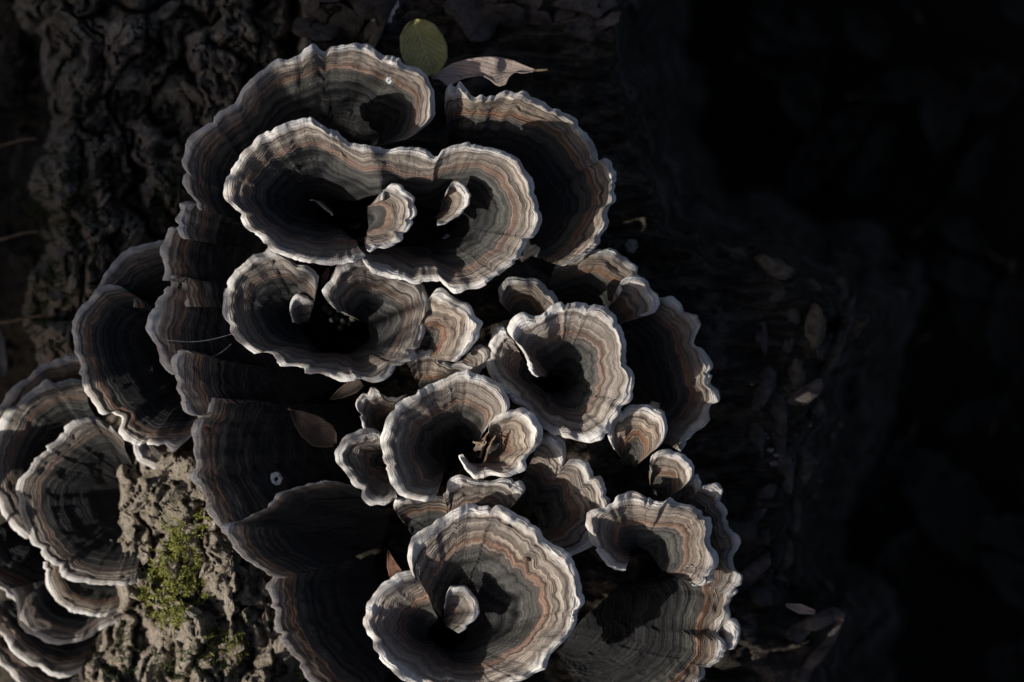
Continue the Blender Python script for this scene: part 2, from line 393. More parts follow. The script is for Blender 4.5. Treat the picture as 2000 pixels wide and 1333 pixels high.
# ------------------------------------------------------------------ fungus caps
GROUP = 'banded bracket fungi growing on the stump'
SEED = [0]
def cap(label, rim, base, zr, p=1.6, zs=1.0, tone=1.0, amp=1.0, name='bracket_fungus', tilt=(0, 0), foot=True, margin=26, curl=7, fold=1.0, hem=.45, br=7, deep=1.0, wrap=False, zsu=None, relief=1.0):
    SEED[0] += 1; sd = SEED[0] * 13
    zs = zs * (.9 + .24 * float(hsh(np.array([sd]), np.array([7]), 5)[0]))
    R = np.array([(q[0], q[1], (q[2] if len(q) > 2 else 0)) for q in rim], float)
    cx, cy = R[:, 0].mean(), R[:, 1].mean()
    R[:, 2] += zr + tilt[0] * (R[:, 0] - cx) / 100 + tilt[1] * (cy - R[:, 1]) / 100
    C, s, key = spline(R, 3.8)
    n = len(C)
    B = np.array(base, float)
    if len(B) == 1: B = np.vstack([B, B]); B[1, 0] = 1
    bx, by, bz = (np.interp(key, B[:, 0], B[:, k]) for k in (1, 2, 3))
    bz = zr - (zr - bz) * deep
    ker = np.ones(9) / 9                       # soften the base line
    if n > 30 and len(B) > 2:
        bx, by, bz = (np.convolve(np.pad(q, 4, 'edge'), ker, 'valid') for q in (bx, by, bz))
    dx, dy = C[:, 0] - bx, C[:, 1] - by
    L = np.maximum(np.hypot(dx, dy), 1e-3); ex, ey = dx / L, dy / L
    qx, qy = C[:, 0], C[:, 1]
    e1 = vn(qx / 34, qy / 34, sd); e2 = vn(qx / 15, qy / 15, sd + 1); e3 = vn(qx / 7.5, qy / 7.5, sd + 2)
    off = amp * (5.0 * e1 + 2.0 * e2 + 1.0 * e3)
    ph = s / 30 + 1.7 * vn(s / 50, 0 * s, sd + 30)
    scal = np.abs(np.sin(np.pi * ph)) * np.clip(.25 + 1.3 * vn(s / 75, 0 * s, sd + 31), .0, 1.2)
    nick = np.clip(vn(s / 17, 0 * s, sd + 32) - .62, 0, 1) * 22
    off = off + amp * (2.3 * (scal - .4) - nick * .8)
    L2 = L + np.maximum(off, -.3 * L)
    rip = amp * (8.0 * vn(qx / 30, qy / 30, sd + 3) + 2.0 * vn(qx / 13, qy / 13, sd + 4))
    big = fold * 9 * vn(qx / 80, qy / 80, sd + 5)
    zrim = C[:, 2]
    # rows measured as distance from the rim, denser outward
    Lm = L.max()
    dd = np.unique(np.concatenate([np.arange(0, 14, 2.0), np.arange(14, 60, 3.6), np.arange(60, 150, 6.0), np.arange(150, max(Lm, 151), 9.0)]))
    vv = 1 - dd / Lm; vv = vv[vv > 0.02]; vv = np.concatenate([vv, [0.0]])     # rim -> base
    vv = vv[::-1]                                                              # base -> rim
    Vr = vv[:, None] * np.ones(n)[None]
    r0 = np.minimum(br, L * .3)
    rr = r0 + (L2 - r0) * Vr
    X = bx + ex * rr; Y = by + ey * rr
    drim = (L2 - rr)
    g = 1 - (1 - Vr) ** p
    Z = bz + (zrim - bz) * g
    Z = Z + (rip * Vr ** 3.5 + big * Vr ** 2.2)
    dwrp = drim + 9 * vn(X / 60, Y / 60, sd + 6) + 3 * vn(X / 20, Y / 20, sd + 8)
    Z = Z + (3.4 * vn(dwrp / 16, sd + 0 * X, sd + 7) + 1.9 * vn(dwrp / 7.0, sd + 0 * X, sd + 9)) * relief * sstep(0, .25, Vr) * np.minimum(drim / 9, 1)
    Z = Z + relief * 1.6 * fbm(X / 18, Y / 18, sd + 10, 2) * Vr
    pl = vn(qx / 9.0, qy / 9.0, sd + 14) + .6 * vn(qx / 19.0, qy / 19.0, sd + 15)
    Z = Z + amp * (1.3 * pl + 3.4 * (scal - .3)) * np.exp(-(drim / 26) ** 2)
    # step of the pale margin and its rolled-over lip
    mg = margin + 7 * vn(qx / 45, qy / 45, sd + 11)
    Z = Z - 2.6 * np.exp(-((drim - mg) / 3.2) ** 2) * amp
    Z = Z - curl * np.clip(1 - drim / 14, 0, 1) ** 2
    uarc = np.broadcast_to(s / 100.0, Z.shape)
    Lp = np.pad(L2, 24, 'edge'); kb = np.ones(23) / 23
    Ls = np.convolve(np.convolve(Lp, kb, 'same'), kb, 'same')[24:-24]
    dev = L2 - Ls
    duv = drim - dev * (1 - np.exp(-drim / 15))
    if np.hypot(C[0, 0] - C[-1, 0], C[0, 1] - C[-1, 1]) > 45 and wrap:
        send = np.minimum(s, s[-1] - s)
        lat = send[None] * np.maximum(rr / L2, .05) + 3 * vn(X / 14, Y / 14, sd + 17)
        lat = np.maximum(lat, 0)
        duv = np.minimum(duv, lat * 2.4 / zs + 6 * (1 - Vr) * 10)
        Z = Z - 7 * np.exp(-lat / 9) * Vr
    wx = 5.0 * vn(X / 33, Y / 33, sd + 18) * (1 - Vr) ** .5 + 2.0 * vn(X / 12, Y / 12, sd + 20) * np.minimum(drim / 20, 1); wy = 5.0 * vn(X / 33, Y / 33, sd + 19) * (1 - Vr) ** .5
    X = X + wx; Y = Y + wy
    if zsu: zs = np.interp(key, *zip(*zsu))[None]
    rows = [(X, Y, Z, uarc, duv * zs / 100.0)]
    lip = []
    for o, dz in ((2.4, 2.2), (3.2, 5.0), (2.2, 8.0)):
        lip.append((X[-1] + ex * o, Y[-1] + ey * o, Z[-1] - dz, uarc[-1], np.zeros(n)))
    Xa, Ya, Za, Ua, Da = (np.vstack([rows[0][k]] + [l[k][None] for l in lip]) for k in range(5))
    if foot:                                     # short stalk down into the wood
        hf, _ = stump_h(bx, by)
        zf = np.minimum(hf - 6, bz - 10)
        Xa = np.vstack([(bx + ex * r0 * .8)[None], Xa]); Ya = np.vstack([(by + ey * r0 * .8)[None], Ya]); Za = np.vstack([zf[None], Za])
        Ua = np.vstack([Ua[:1], Ua]); Da = np.vstack([Da[:1] + .5, Da])
    P = at(Xa, Ya, Za)
    N = grid_normals(P)
    if np.mean(N[..., 2]) < 0: N = -N; flip = True
    else: flip = False
    m = len(P)
    jm = int(np.searchsorted(vv, 1 - margin / Lm)) + (1 if foot else 0)
    jm = min(max(jm, 2), m - 5)
    org = np.array([cx, cy]); o0 = atv(float(bx.mean()), float(by.mean()), float(bz.min()))
    oo = np.array(o0)
    UV = np.stack([Ua, Da], -1)
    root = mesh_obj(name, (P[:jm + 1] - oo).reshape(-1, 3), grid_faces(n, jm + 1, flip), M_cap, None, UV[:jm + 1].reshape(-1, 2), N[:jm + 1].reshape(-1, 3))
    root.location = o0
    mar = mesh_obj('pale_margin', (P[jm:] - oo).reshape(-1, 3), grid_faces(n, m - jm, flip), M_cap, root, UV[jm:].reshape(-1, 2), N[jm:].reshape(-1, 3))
    # pore surface below
    k0 = int(np.searchsorted(vv, hem)) + (1 if foot else 0)
    idx = list(range(k0, m - 3, 3)); th = 9.0
    Xu = np.vstack([Xa[idx], Xa[-1:] ]); Yu = np.vstack([Ya[idx], Ya[-1:]]); Zu = np.vstack([Za[idx] - th, Za[-1:]])
    Pu = at(Xu, Yu, Zu)
    mesh_obj('pore_surface', (Pu - oo).reshape(-1, 3), grid_faces(n, len(Pu), not flip), M_pore, root)
    tag(root, label, 'bracket fungus', GROUP)
    for o in (root, mar): o['zone_seed'] = float(sd % 97); o['tone_shade'] = float(tone); o['zone_warm'] = .76 + .45 * float(hsh(np.array([sd]), np.array([3]), 9)[0])
    return root

# --- the front bowls
cap('large open bowl fungus with heart-shaped fold and a small ear curled in its centre',
    [(800,1094,-8),(803,1114,-13),(790,1118,-7),(768,1128,-3),(743,1148),(722,1170),(714,1197),(715,1221),(722,1245),(734,1269),(752,1293),(776,1317),(800,1332),(860,1356),(920,1368),(970,1358),(1010,1334),(1040,1320),(1064,1310),(1067,1298),(1072,1280),(1092,1257),(1108,1240),(1117,1222),(1124,1197),(1138,1176),(1138,1152),(1131,1128),(1118,1101),(1104,1080),(1080,1064),(1062,1052),(1053,1035),(1032,1020),(1011,1012),(990,998),(960,990),(933,993),(912,987),(888,1000),(860,1020),(830,1038),(806,1059),(798,1082),(799,1100,-6),(803,1116,-13)],
    [(0,864,1212,-42),(.03,858,1216,-75),(.07,843,1228,-115),(.2,840,1240,-135),(.33,880,1265,-140),(.5,905,1245,-140),(.75,902,1210,-138),(.9,888,1196,-128),(.97,874,1204,-85),(1,866,1210,-42)],
    5, p=1.6, tilt=(3, 0), tone=1.1, zs=0.86, deep=1.25)
cap('small upright ear-shaped lobe curled inside the heart-folded bowl',
    [(868,1182),(872,1164),(881,1148),(893,1149),(908,1146),(923,1161),(932,1185),(926,1206),(914,1224),(893,1236)],
    [(0,862,1218,-100)], -25, zs=1.7, margin=14, p=1.2, curl=5, hem=.2)
cap('double-lobed bowl fungus with a wavy white rim beneath the topmost shell',
    [(714,500,-24),(698,506,-18),(676,515,-12),(642,518,-8),(600,510),(564,500),(528,485),(507,463),(483,445),(468,421),(444,393),(441,375),(446,352),(459,326),(474,305),(492,284),(510,263),(534,251),(561,242),(588,234),(609,237),(627,248),(654,257),(675,272,-6),(684,278,-8),(714,282,-4),(738,291,-6),(756,297,-8),(780,294),(810,293),(837,300,-8),(849,308,-12),(864,293,-4),(885,282),(912,282),(942,287),(972,291),(993,302),(1011,317),(1026,332),(1039,350),(1045,377),(1050,398),(1060,428),(1053,450),(1033,475),(1019,496),(1006,511),(985,523),(964,544),(937,560),(910,564),(886,570),(852,551,-14),(795,548,-20),(750,538,-24),(720,520,-26),(706,500,-30)],
    [(0,694,462,-50),(.05,664,440,-105),(.15,625,425,-135),(.3,630,410,-140),(.37,650,402,-130),(.41,690,398,-95),(.445,738,386,-12),(.465,748,386,-12),(.50,790,398,-100),(.56,840,412,-140),(.65,880,425,-150),(.8,880,445,-150),(.92,840,470,-140),(.96,785,478,-120),(1,700,474,-60)],
    10, p=1.6, tone=1.05, zs=1.35, deep=1.3)
cap('sunlit ear-shaped lobe standing between the two hollows of the double bowl',
    [(744,392),(750,374),(759,363),(777,360),(792,371),(804,386),(811,407),(807,428),(792,451),(777,472),(750,484),(732,481),(717,490)],
    [(0,712,400,-75),(.5,716,435,-80),(1,712,462,-75)], -5, zs=1.5, margin=18, p=1.3, tone=1.15)
cap('slim curled lobe rising in the right hollow of the double bowl',
    [(872,380),(879,362),(891,353),(906,359),(916,374),(919,383),(913,398),(906,407),(894,422),(870,437),(855,446)],
    [(0,858,398,-95),(1,848,420,-95)], -18, zs=2.0, margin=12, p=1.2, curl=4)
cap('kidney-shaped hollow bowl with a torn gap toward the double bowl above it',
    [(615,585,-14),(620,556,-6),(621,538),(597,523),(579,520),(561,502),(540,490),(522,487),(504,496),(486,511),(462,535),(447,565),(441,592),(440,616),(453,634),(459,658),(477,676),(501,690),(516,688),(540,697),(555,712),(579,718),(600,730),(624,730),(645,733),(666,742),(699,742),(726,748),(750,739),(768,724),(792,709),(812,698),(826,660,-18),(832,620,-22),(834,590,-24),(816,552,-28),(770,530,-34),(735,515,-34),(700,505,-24),(668,516,-16),(652,532,-12),(636,552,-8),(632,566,-8),(640,586,-8),(655,604,-10),(678,613,-12)],
    [(0,606,615,-90),(.12,592,625,-120),(.3,595,645,-125),(.45,625,680,-118),(.62,680,690,-120),(.75,722,660,-125),(.88,722,640,-120),(1,712,634,-100)],
    -20, p=1.6, tone=.9, zs=1.4, deep=1.25)
cap('tiny curled lobe inside the left hollow of the kidney-shaped bowl',
    [(572,630),(567,610),(570,592),(582,578),(600,576),(612,588),(612,600)], [(0,592,632,-110)], -58, wrap=True, zs=2.2, margin=10, p=1.2, curl=3, tone=.8)
cap('sunlit fan-shaped lobe on the right edge of the kidney-shaped bowl',
    [(836,606),(838,586),(849,569),(866,566),(880,574),(901,586),(919,604),(930,622),(939,634),(931,649),(930,664),(919,682),(904,697),(886,707)],
    [(0,788,672,-95),(1,800,690,-100)], -12, wrap=True, zs=0.85, p=1.35, tone=1.15, margin=22)
cap('small tan lobe tucked under the tip of the sunlit fan lobe',
    [(925,680),(940,674),(952,685),(954,703),(947,714),(937,724)], [(0,893,716,-85)], -48, wrap=True, zs=1.8, margin=12, p=1.3)
cap('folded brown lobe hanging between the kidney-shaped bowl and the round funnel',
    [(796,712),(806,694),(822,683),(846,686),(858,702),(878,708),(905,706),(925,716),(938,728)],
    [(0,826,768,-110),(.5,842,772,-110),(1,890,775,-115)], -52, wrap=True, zs=1.5, margin=12, p=1.2, tone=.9)
cap('round funnel fungus with a plain dark hollow and a debris-filled notch',
    [(855,956,-12),(851,970,-8),(834,980),(810,977),(786,966),(768,945),(752,918),(747,894),(742,867),(750,843),(759,819),(774,798),(795,783),(810,768),(840,756),(862,745),(886,733),(916,726),(940,733),(964,745),(982,757),(994,778),(993,799),(980,812,-8),(962,822,-16),(950,838,-30)],
    [(0,872,918,-115),(.3,880,885,-145),(.7,895,862,-150),(.9,925,862,-125),(1,930,866,-110)],
    0, p=1.6, tone=1.0, zs=1.25, deep=1.35)
cap('sunlit pale ear-shaped lobe closing the right side of the round funnel',
    [(955,838,-6),(957,824),(972,812),(994,804),(1018,801),(1036,810),(1051,825),(1060,843),(1057,864),(1042,882),(1028,896),(1025,918),(1000,927),(980,930),(955,926,-6),(928,934,-10),(912,918,-6),(902,904),(898,892),(905,888)],
    [(0,950,872,-100),(.6,948,895,-100),(1,930,905,-90)], -8, zs=0.95, p=1.4, margin=20, tone=1.15)
cap('brown half-round lobe below the round funnel with rumpled pale corners',
    [(866,972),(872,957),(880,937),(898,926),(922,934),(955,938),(988,939),(1012,940),(1024,957),(1013,975),(1003,983)],
    [(0,880,1030,-95),(.5,925,1040,-100),(1,965,1035,-100)], -38, wrap=True, zs=1.6, p=1.5, margin=12, tone=1.0)
cap('grey lobe with one chalk-white corner wedged under the round funnel',
    [(782,1010),(772,996),(776,982),(800,976),(835,975),(868,975),(884,985)],
    [(0,812,1058,-105),(1,850,1060,-105)], -62, zs=2.6, p=1.2, margin=7, tone=1.2)
cap('spiral bowl fungus with a broad sunlit crown beside the small white-rimmed fans',
    [(1046,736,-22),(1034,722,-14),(1029,700,-8),(1012,672),(998,656),(995,640),(1006,622),(1021,614),(1039,616),(1060,613),(1072,602),(1105,595),(1135,589),(1165,595),(1186,610),(1204,631),(1216,652),(1217,676),(1219,697),(1229,718),(1236,736),(1234,760),(1225,781),(1207,802,-6),(1196,830,-14),(1184,853,-18),(1150,864,-22),(1120,857,-24),(1096,850,-26),(1060,836,-30),(1040,818,-34),(1015,790,-36),(985,768,-38),(962,740,-38),(949,712,-36),(952,690,-32),(959,666,-28),(970,645,-26),(984,641,-26),(996,650,-30)],
    [(0,1072,742,-80),(.08,1082,735,-110),(.3,1095,740,-145),(.55,1095,755,-150),(.75,1075,765,-140),(.9,1048,752,-115),(1,1042,742,-100)],
    -8, p=1.6, tone=1.05, zs=1.05, deep=1.3)
cap('small dark shell with a bright rim behind the crown of the spiral bowl',
    [(978,592),(977,568),(985,550),(1000,543),(1021,547),(1045,547),(1066,562),(1084,580),(1092,598)],
    [(0,1020,640,-150),(1,1040,640,-150)], -70, wrap=True, zs=1.6, p=1.5, margin=18, tone=.7)
cap('small brown shell lying against the left flank of the round funnel',
    [(745,846),(730,838),(711,837),(690,846),(669,861),(657,882),(663,909),(681,933),(687,947),(707,958),(709,972),(722,984),(750,984),(776,973)],
    [(0,748,890,-120),(1,762,920,-120)], -52, wrap=True, zs=1.25, p=1.5, margin=18, tone=.8)
cap('little thumb-shaped brown lobe above the small shell beside the round funnel',
    [(712,840),(703,812),(696,792),(705,774),(720,761),(735,759),(747,772),(768,776),(795,770)],
    [(0,748,838,-120),(1,770,812,-120)], -62, wrap=True, zs=1.9, p=1.3, margin=10, tone=.85)
cap('tiny grey lip lobe deep in the left hollow of the double bowl',
    [(604,392),(612,390),(628,402),(642,414),(650,422)], [(0,640,392,-150),(1,655,408,-150)], -108, zs=2.2, margin=5, p=1.1, curl=2, tone=.9, amp=.5)
# --- shells around them
cap('topmost broad shell with a sunlit right end and shadow stripes below the green leaf',
    [(393,411),(376,386),(364,368),(360,344),(361,314),(370,284),(387,260),(411,233),(444,209),(459,203),(474,179),(492,155),(516,137),(540,121),(564,117),(585,108),(600,95,6),(615,92,8),(633,106),(648,98),(675,95),(705,90),(726,96),(750,107),(780,114),(804,131),(828,146),(840,164),(846,185),(849,209),(840,236),(816,257),(795,272)],
    [(0,510,440,-215),(.3,560,390,-225),(.55,640,330,-230),(.8,705,300,-225),(1,715,292,-205)],
    -62, p=1.55, zs=1.75, tone=1.0)
cap('right-hand upper shell with knobbly beaded white margin behind the double bowl',
    [(868,205),(869,182),(880,168),(897,165),(912,179),(921,191),(939,188),(960,190),(984,183),(1008,182),(1021,180),(1038,189),(1059,195),(1071,209),(1089,215),(1110,227),(1122,239),(1128,257),(1146,266),(1158,284),(1162,302),(1166,316),(1178,312),(1191,332),(1200,362),(1199,392),(1184,408),(1189,438),(1174,460),(1165,481),(1135,502),(1098,520)],
    [(0,880,330,-235),(.3,905,370,-240),(.7,950,430,-240),(1,990,490,-235)],
    -90, p=1.6, zs=1.5, amp=1.25, tone=.95)
cap('long right-hand shell with ragged white edge facing the dark hollow ground',
    [(1085,520),(1128,506),(1150,494),(1171,488),(1195,490),(1216,499),(1237,514),(1249,529),(1256,552),(1272,572),(1290,581),(1309,581),(1324,595),(1336,610),(1357,625),(1364,637),(1357,658),(1361,674),(1375,680),(1384,700),(1390,730),(1393,750),(1406,764),(1404,784),(1386,792),(1384,816),(1366,834),(1345,858),(1328,882)],
    [(0,1050,610,-250),(.5,1150,720,-255),(1,1180,800,-250)],
    -120, p=1.6, zs=1.3, amp=1.25, tone=.85)
cap('small bright fan with a brown band perched on the long right-hand shell',
    [(1212,572),(1212,552),(1225,541),(1243,540),(1261,549),(1270,565),(1282,580),(1284,598),(1274,613),(1262,610)],
    [(0,1178,622,-165),(1,1192,640,-165)], -88, zs=1.1, p=1.4, margin=20, tone=1.15)
cap('small fan fungus with bright orange-brown band between spiral bowl and long shell',
    [(1194,872,-26),(1186,845,-20),(1194,822,-10),(1207,804),(1228,795),(1249,789),(1270,789),(1288,801),(1300,819),(1300,846),(1291,867),(1281,878)],
    [(0,1225,905,-135),(1,1235,915,-135)], -48, zs=1.1, p=1.4, margin=24, tone=1.15)
cap('stubby double-tipped fan with pale crinkled edge and long grey stalk',
    [(1274,918),(1270,906),(1274,891),(1294,880),(1312,886),(1330,893),(1348,900),(1354,918),(1350,936),(1336,952)],
    [(0,1262,978,-140),(1,1290,985,-140)], -62, wrap=True, zs=1.75, p=1.2, margin=16, tone=1.15, br=16)
cap('tiny tan lobe beneath the stubby double-tipped fan',
    [(1340,948),(1350,935),(1361,930),(1367,945),(1364,963),(1350,970)], [(0,1322,985,-140)], -98, wrap=True, zs=1.9, margin=9, p=1.2)
cap('crumpled-edged bowl fungus with grey rings and an angular sunlit right side',
    [(1222,1114,-22),(1207,1116,-20),(1180,1100,-18),(1168,1080,-16),(1152,1060,-12),(1148,1032),(1153,1008),(1168,996),(1182,988),(1196,974),(1220,964),(1240,961),(1252,968),(1270,983),(1294,984),(1307,975),(1321,981),(1354,993),(1381,1008),(1388,1032),(1390,1059),(1400,1080),(1402,1107),(1390,1125),(1368,1142),(1350,1138)],
    [(0,1238,1085,-105),(.4,1244,1072,-130),(.75,1262,1080,-128),(1,1285,1110,-105)], -32, p=1.7, zs=1.3, amp=1.3, tone=.95, deep=1.5)
cap('small pinkish lobe at the lower corner of the crumpled-edged bowl',
    [(1340,1112),(1350,1105),(1378,1118),(1388,1130),(1375,1140),(1356,1146),(1346,1136)], [(0,1330,1104,-92)], -50, wrap=True, zs=1.9, margin=8, p=1.1)
cap('ridged fan with a torn bright crest leading into the crumpled-edged bowl',
    [(1050,856,-10),(1064,848,-8),(1084,846),(1098,858),(1105,882),(1103,908,-6),(1112,898),(1129,898),(1147,906),(1159,927),(1177,934),(1184,954),(1192,985,-12),(1170,1020,-26),(1155,1055,-34),(1140,1076,-40),(1112,1090,-44),(1085,1104,-46)],
    [(0,1015,960,-165),(.4,1045,1010,-170),(1,1050,1050,-165)], -58, p=1.5, zs=1.1, amp=1.2, tone=1.0)
cap('narrow shadowed shell with hairy outer edge behind the crumpled-edged bowl',
    [(1360,962),(1380,948),(1399,943),(1408,960),(1406,980),(1417,1002),(1421,1026),(1438,1044),(1444,1062),(1433,1089),(1436,1110),(1448,1126),(1440,1150),(1420,1165)],
    [(0,1310,1040,-165),(1,1330,1110,-165)], -92, p=1.4, zs=1.7, tone=.8, amp=1.3)
cap('broad shell in the lower right with rumpled sunlit flank below the bowls',
    [(1380,1150,-20),(1400,1137),(1411,1128),(1428,1131),(1438,1155),(1423,1182),(1426,1203),(1398,1234,-6),(1408,1250),(1412,1268),(1410,1284),(1392,1302),(1378,1306),(1374,1323),(1350,1350),(1310,1385),(1250,1410),(1180,1420)],
    [(0,1285,1120,-200),(.22,1200,1150,-225),(.4,1140,1200,-236),(1,1080,1270,-236)], -112, p=2.3, zs=2.1, amp=1.25, tone=.82, fold=3.0, deep=1.1, zsu=[(0,1.3),(.35,1.5),(1,1.7)])  # lowered tone and early dark rings paint in the neighbouring bowl's shadow
cap('small rounded blue-grey lobe jutting from the edge of the lower right shell',
    [(1395,1240),(1408,1224),(1420,1213),(1431,1212),(1439,1232),(1435,1257),(1420,1266),(1405,1264)], [(0,1375,1250,-145)], -112, wrap=True, zs=1.1, margin=16, p=1.1, tone=.85)
cap('shell continuing the cluster below the broad lower right shell',
    [(1440,1370),(1440,1420),(1410,1480),(1340,1540),(1250,1570),(1150,1570),(1080,1540)],
    [(0,1200,1400,-240),(1,1150,1430,-240)], -70, p=1.5, zs=1.2, amp=1.2)  # unseen shell added below the view to keep sun off the lower right
# --- left-hand dark shells
cap('small knob-edged lobe at the left, below the end of the topmost shell',
    [(392,400),(375,395),(360,397),(352,405),(358,414),(348,428),(351,450),(363,467),(378,468)],
    [(0,500,450,-190),(1,510,490,-200)], -98, zs=1.7, p=1.4, margin=12, tone=1.1, amp=1.3)
cap('dark left shell with a folded knuckle of rim, below the small knob-edged lobe',
    [(352,445),(334,448),(329,470),(311,494),(321,520),(320,548),(328,545),(340,537),(357,549),(352,580),(362,600)],
    [(0,520,480,-215),(.5,540,560,-220),(1,560,600,-215)], -118, zs=1.6, p=1.5, margin=16, tone=1.2, amp=1.4)
cap('dark ribbed shell with a cobweb thread stretched to the kidney-shaped bowl',
    [(330,560),(318,572),(300,600),(286,630),(294,660),(312,686),(313,712),(337,732)],
    [(0,560,600,-222),(.5,580,660,-225),(1,580,700,-222)], -128, zs=1.5, p=1.5, margin=18, tone=1.2, amp=1.3)
cap('dark left shell with a thick rolled mauve rim, under the cobweb shell',
    [(372,690),(356,683),(341,688),(340,705),(346,735),(350,752),(361,772),(364,798),(379,812),(400,808)],
    [(0,600,730,-222),(.5,610,780,-225),(1,610,800,-222)], -120, zs=1.5, p=1.5, margin=18, tone=1.2, amp=1.3)
cap('very wide dark shell with crinkled mauve rim bordering the sunlit bark',
    [(440,788),(420,778),(405,778),(406,796),(398,815),(384,820),(375,840),(378,864),(375,885),(387,909),(373,927),(378,942),(389,960),(404,972),(408,987),(412,1005),(428,1018),(440,1034)],
    [(0,680,790,-232),(.4,735,850,-240),(.8,745,900,-240),(1,740,930,-238)], -118, zs=2.1, p=1.55, amp=1.25, tone=1.15, margin=20)
cap('dark folded shell overlapping the very wide dark shell below its white ring crust',
    [(700,950,-44),(650,942,-36),(600,946,-30),(552,964,-22),(512,996,-14),(470,1016,-6),(436,1024),(433,1038),(445,1048),(457,1068),(478,1090),(504,1105),(534,1121),(560,1128,-10)],
    [(0,770,1010,-215),(.5,765,1040,-228),(1,750,1070,-228)], -100, p=1.5, amp=1.25, tone=1.15, margin=18, zs=2.1, zsu=[(0,4.2),(.36,4.2),(.5,2.1),(1,2.0)])
cap('dark shell along the bottom with a lumpy grey rim over mossy bark',
    [(560,1122),(540,1118),(524,1142),(533,1164),(542,1191),(543,1221),(554,1251),(569,1278),(587,1293),(599,1317),(622,1336),(650,1362),(700,1400)],
    [(0,735,1080,-225),(.5,755,1190,-232),(1,780,1290,-230)], -108, zs=2.0, p=1.5, amp=1.25, tone=1.15, margin=20)
cap('low dark back shell filling in behind the cobweb shell and its neighbours',
    [(400,410),(366,440),(340,500),(332,560),(312,620),(318,680),(350,745),(384,812),(430,850)],
    [(0,600,470,-235),(.5,640,620,-240),(1,660,760,-238)], -150, zs=1.4, p=1.5, amp=1.0, tone=1.2, margin=18)
cap('tan-banded shell at the far left, highest of those overhanging the mossy bark',
    [(350,470),(327,467),(300,474),(276,481),(249,486),(231,504),(216,522),(204,537),(192,566),(180,600)],
    [(0,380,620,-285),(1,340,660,-290)], -185, zs=1.9, p=1.3, margin=14, tone=.8)
cap('large dark leaf-like shell at the left with frilled rim reaching the bark',
    [(262,600,-20),(246,568,-6),(228,558),(208,560),(189,567),(168,588),(153,615),(139,645),(147,675),(153,710),(150,731),(159,752),(168,770),(186,794),(200,812),(216,808),(234,818),(240,842),(264,868),(288,869),(318,872),(345,873),(362,862),(378,850)],
    [(0,345,620,-270),(.4,375,690,-280),(1,400,770,-275)], -168, relief=.35, zs=1.9, p=1.45, amp=1.4, tone=1.1, margin=17)
cap('small brown underlip lobe with a pale fuzzy edge above the sunlit bark',
    [(262,862),(267,880),(277,899),(298,914),(312,928),(339,936),(366,938)], [(0,345,862,-265),(1,372,880,-265)], -218, zs=1.3, p=1.2, margin=22, tone=.8, curl=10)
# --- lower-left stack
cap('blurred grey shell at the back of the lower-left stack',
    [(-30,850),(-14,812),(2,784),(30,755),(48,744),(75,725),(105,710),(144,698),(180,700)],
    [(0,190,880,-430),(1,215,860,-430)], -322, relief=.35, zs=1.7, p=1.4, tone=.9, margin=26)
cap('wide grey shell in the lower-left stack, second from its back',
    [(160,748),(146,742),(132,744),(111,752),(92,746),(69,761),(48,779),(24,794),(5,820),(-8,860),(-14,910),(-10,960),(2,1000),(18,1028),(48,1046),(80,1056)],
    [(0,215,880,-395),(.5,205,915,-400),(1,200,950,-395)], -288, relief=.35, zs=1.8, p=1.4, tone=.9, margin=24)
cap('ringed fan shell with white scalloped edge at the front of the lower-left stack',
    [(236,850),(210,826),(180,811),(150,821),(126,836),(105,857),(84,881),(66,896),(54,920),(40,946),(39,974),(43,1006),(60,1053),(78,1080),(99,1101),(126,1125),(156,1137),(192,1142),(228,1141),(268,1136)],
    [(0,262,930,-335),(.5,258,970,-340),(1,272,1020,-335)], -238, relief=.35, zs=1.7, p=1.4, amp=1.2, tone=.75, margin=20)
cap('curved shelf tucked directly beneath the ringed fan shell',
    [(86,1098),(90,1128),(99,1155),(120,1176),(144,1191),(168,1197),(204,1199),(234,1191),(262,1178)],
    [(0,215,1080,-365),(1,262,1110,-365)], -292, zs=2.0, p=1.3, tone=.9, margin=16)
cap('thin brown-edged shelf at the far left of the lower-left stack',
    [(-70,1070),(-24,1128),(0,1146),(16,1162),(36,1172),(72,1182)], [(0,30,1010,-400),(1,140,1060,-390)], -335, zs=1.8, p=1.3, tone=.75, margin=12)
cap('shelf with a sunlit upturned tip in the lower-left stack',
    [(20,1150),(33,1166),(38,1194),(46,1221),(66,1238),(100,1253),(138,1258),(168,1245),(192,1233),(222,1218),(248,1211),(250,1196)],
    [(0,190,1110,-390),(1,240,1130,-390)], -312, zs=1.9, p=1.35, tone=.8, margin=18)
cap('long crescent shelf near the bottom of the lower-left stack',
    [(-40,1180),(-4,1230),(18,1260),(45,1287),(81,1308),(120,1318),(168,1311),(195,1305),(216,1293),(231,1278)],
    [(0,170,1150,-415),(1,220,1190,-415)], -335, zs=1.8, p=1.35, tone=.9, margin=18)
cap('lowest shelf of the lower-left stack, running off beneath the crescent shelf',
    [(-40,1250),(0,1293),(30,1326),(70,1352),(120,1366),(180,1370),(230,1350)],
    [(0,170,1220,-440),(1,225,1250,-440)], -362, zs=1.8, p=1.35, tone=.9, margin=18)
# ------------------------------------------------------------------ ground
gx = np.linspace(-9000, 9000, 121); GX, GY = np.meshgrid(gx, gx)
GZ = (-2060 + 60 * fbm(GX / 500, GY / 500, 77, 4)) * S
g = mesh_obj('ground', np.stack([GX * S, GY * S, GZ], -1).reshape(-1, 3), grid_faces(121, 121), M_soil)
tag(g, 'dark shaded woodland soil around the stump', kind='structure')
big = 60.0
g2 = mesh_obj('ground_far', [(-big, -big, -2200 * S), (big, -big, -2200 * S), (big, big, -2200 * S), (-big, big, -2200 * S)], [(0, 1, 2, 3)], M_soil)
tag(g2, 'woodland soil stretching away under the trees', kind='structure')

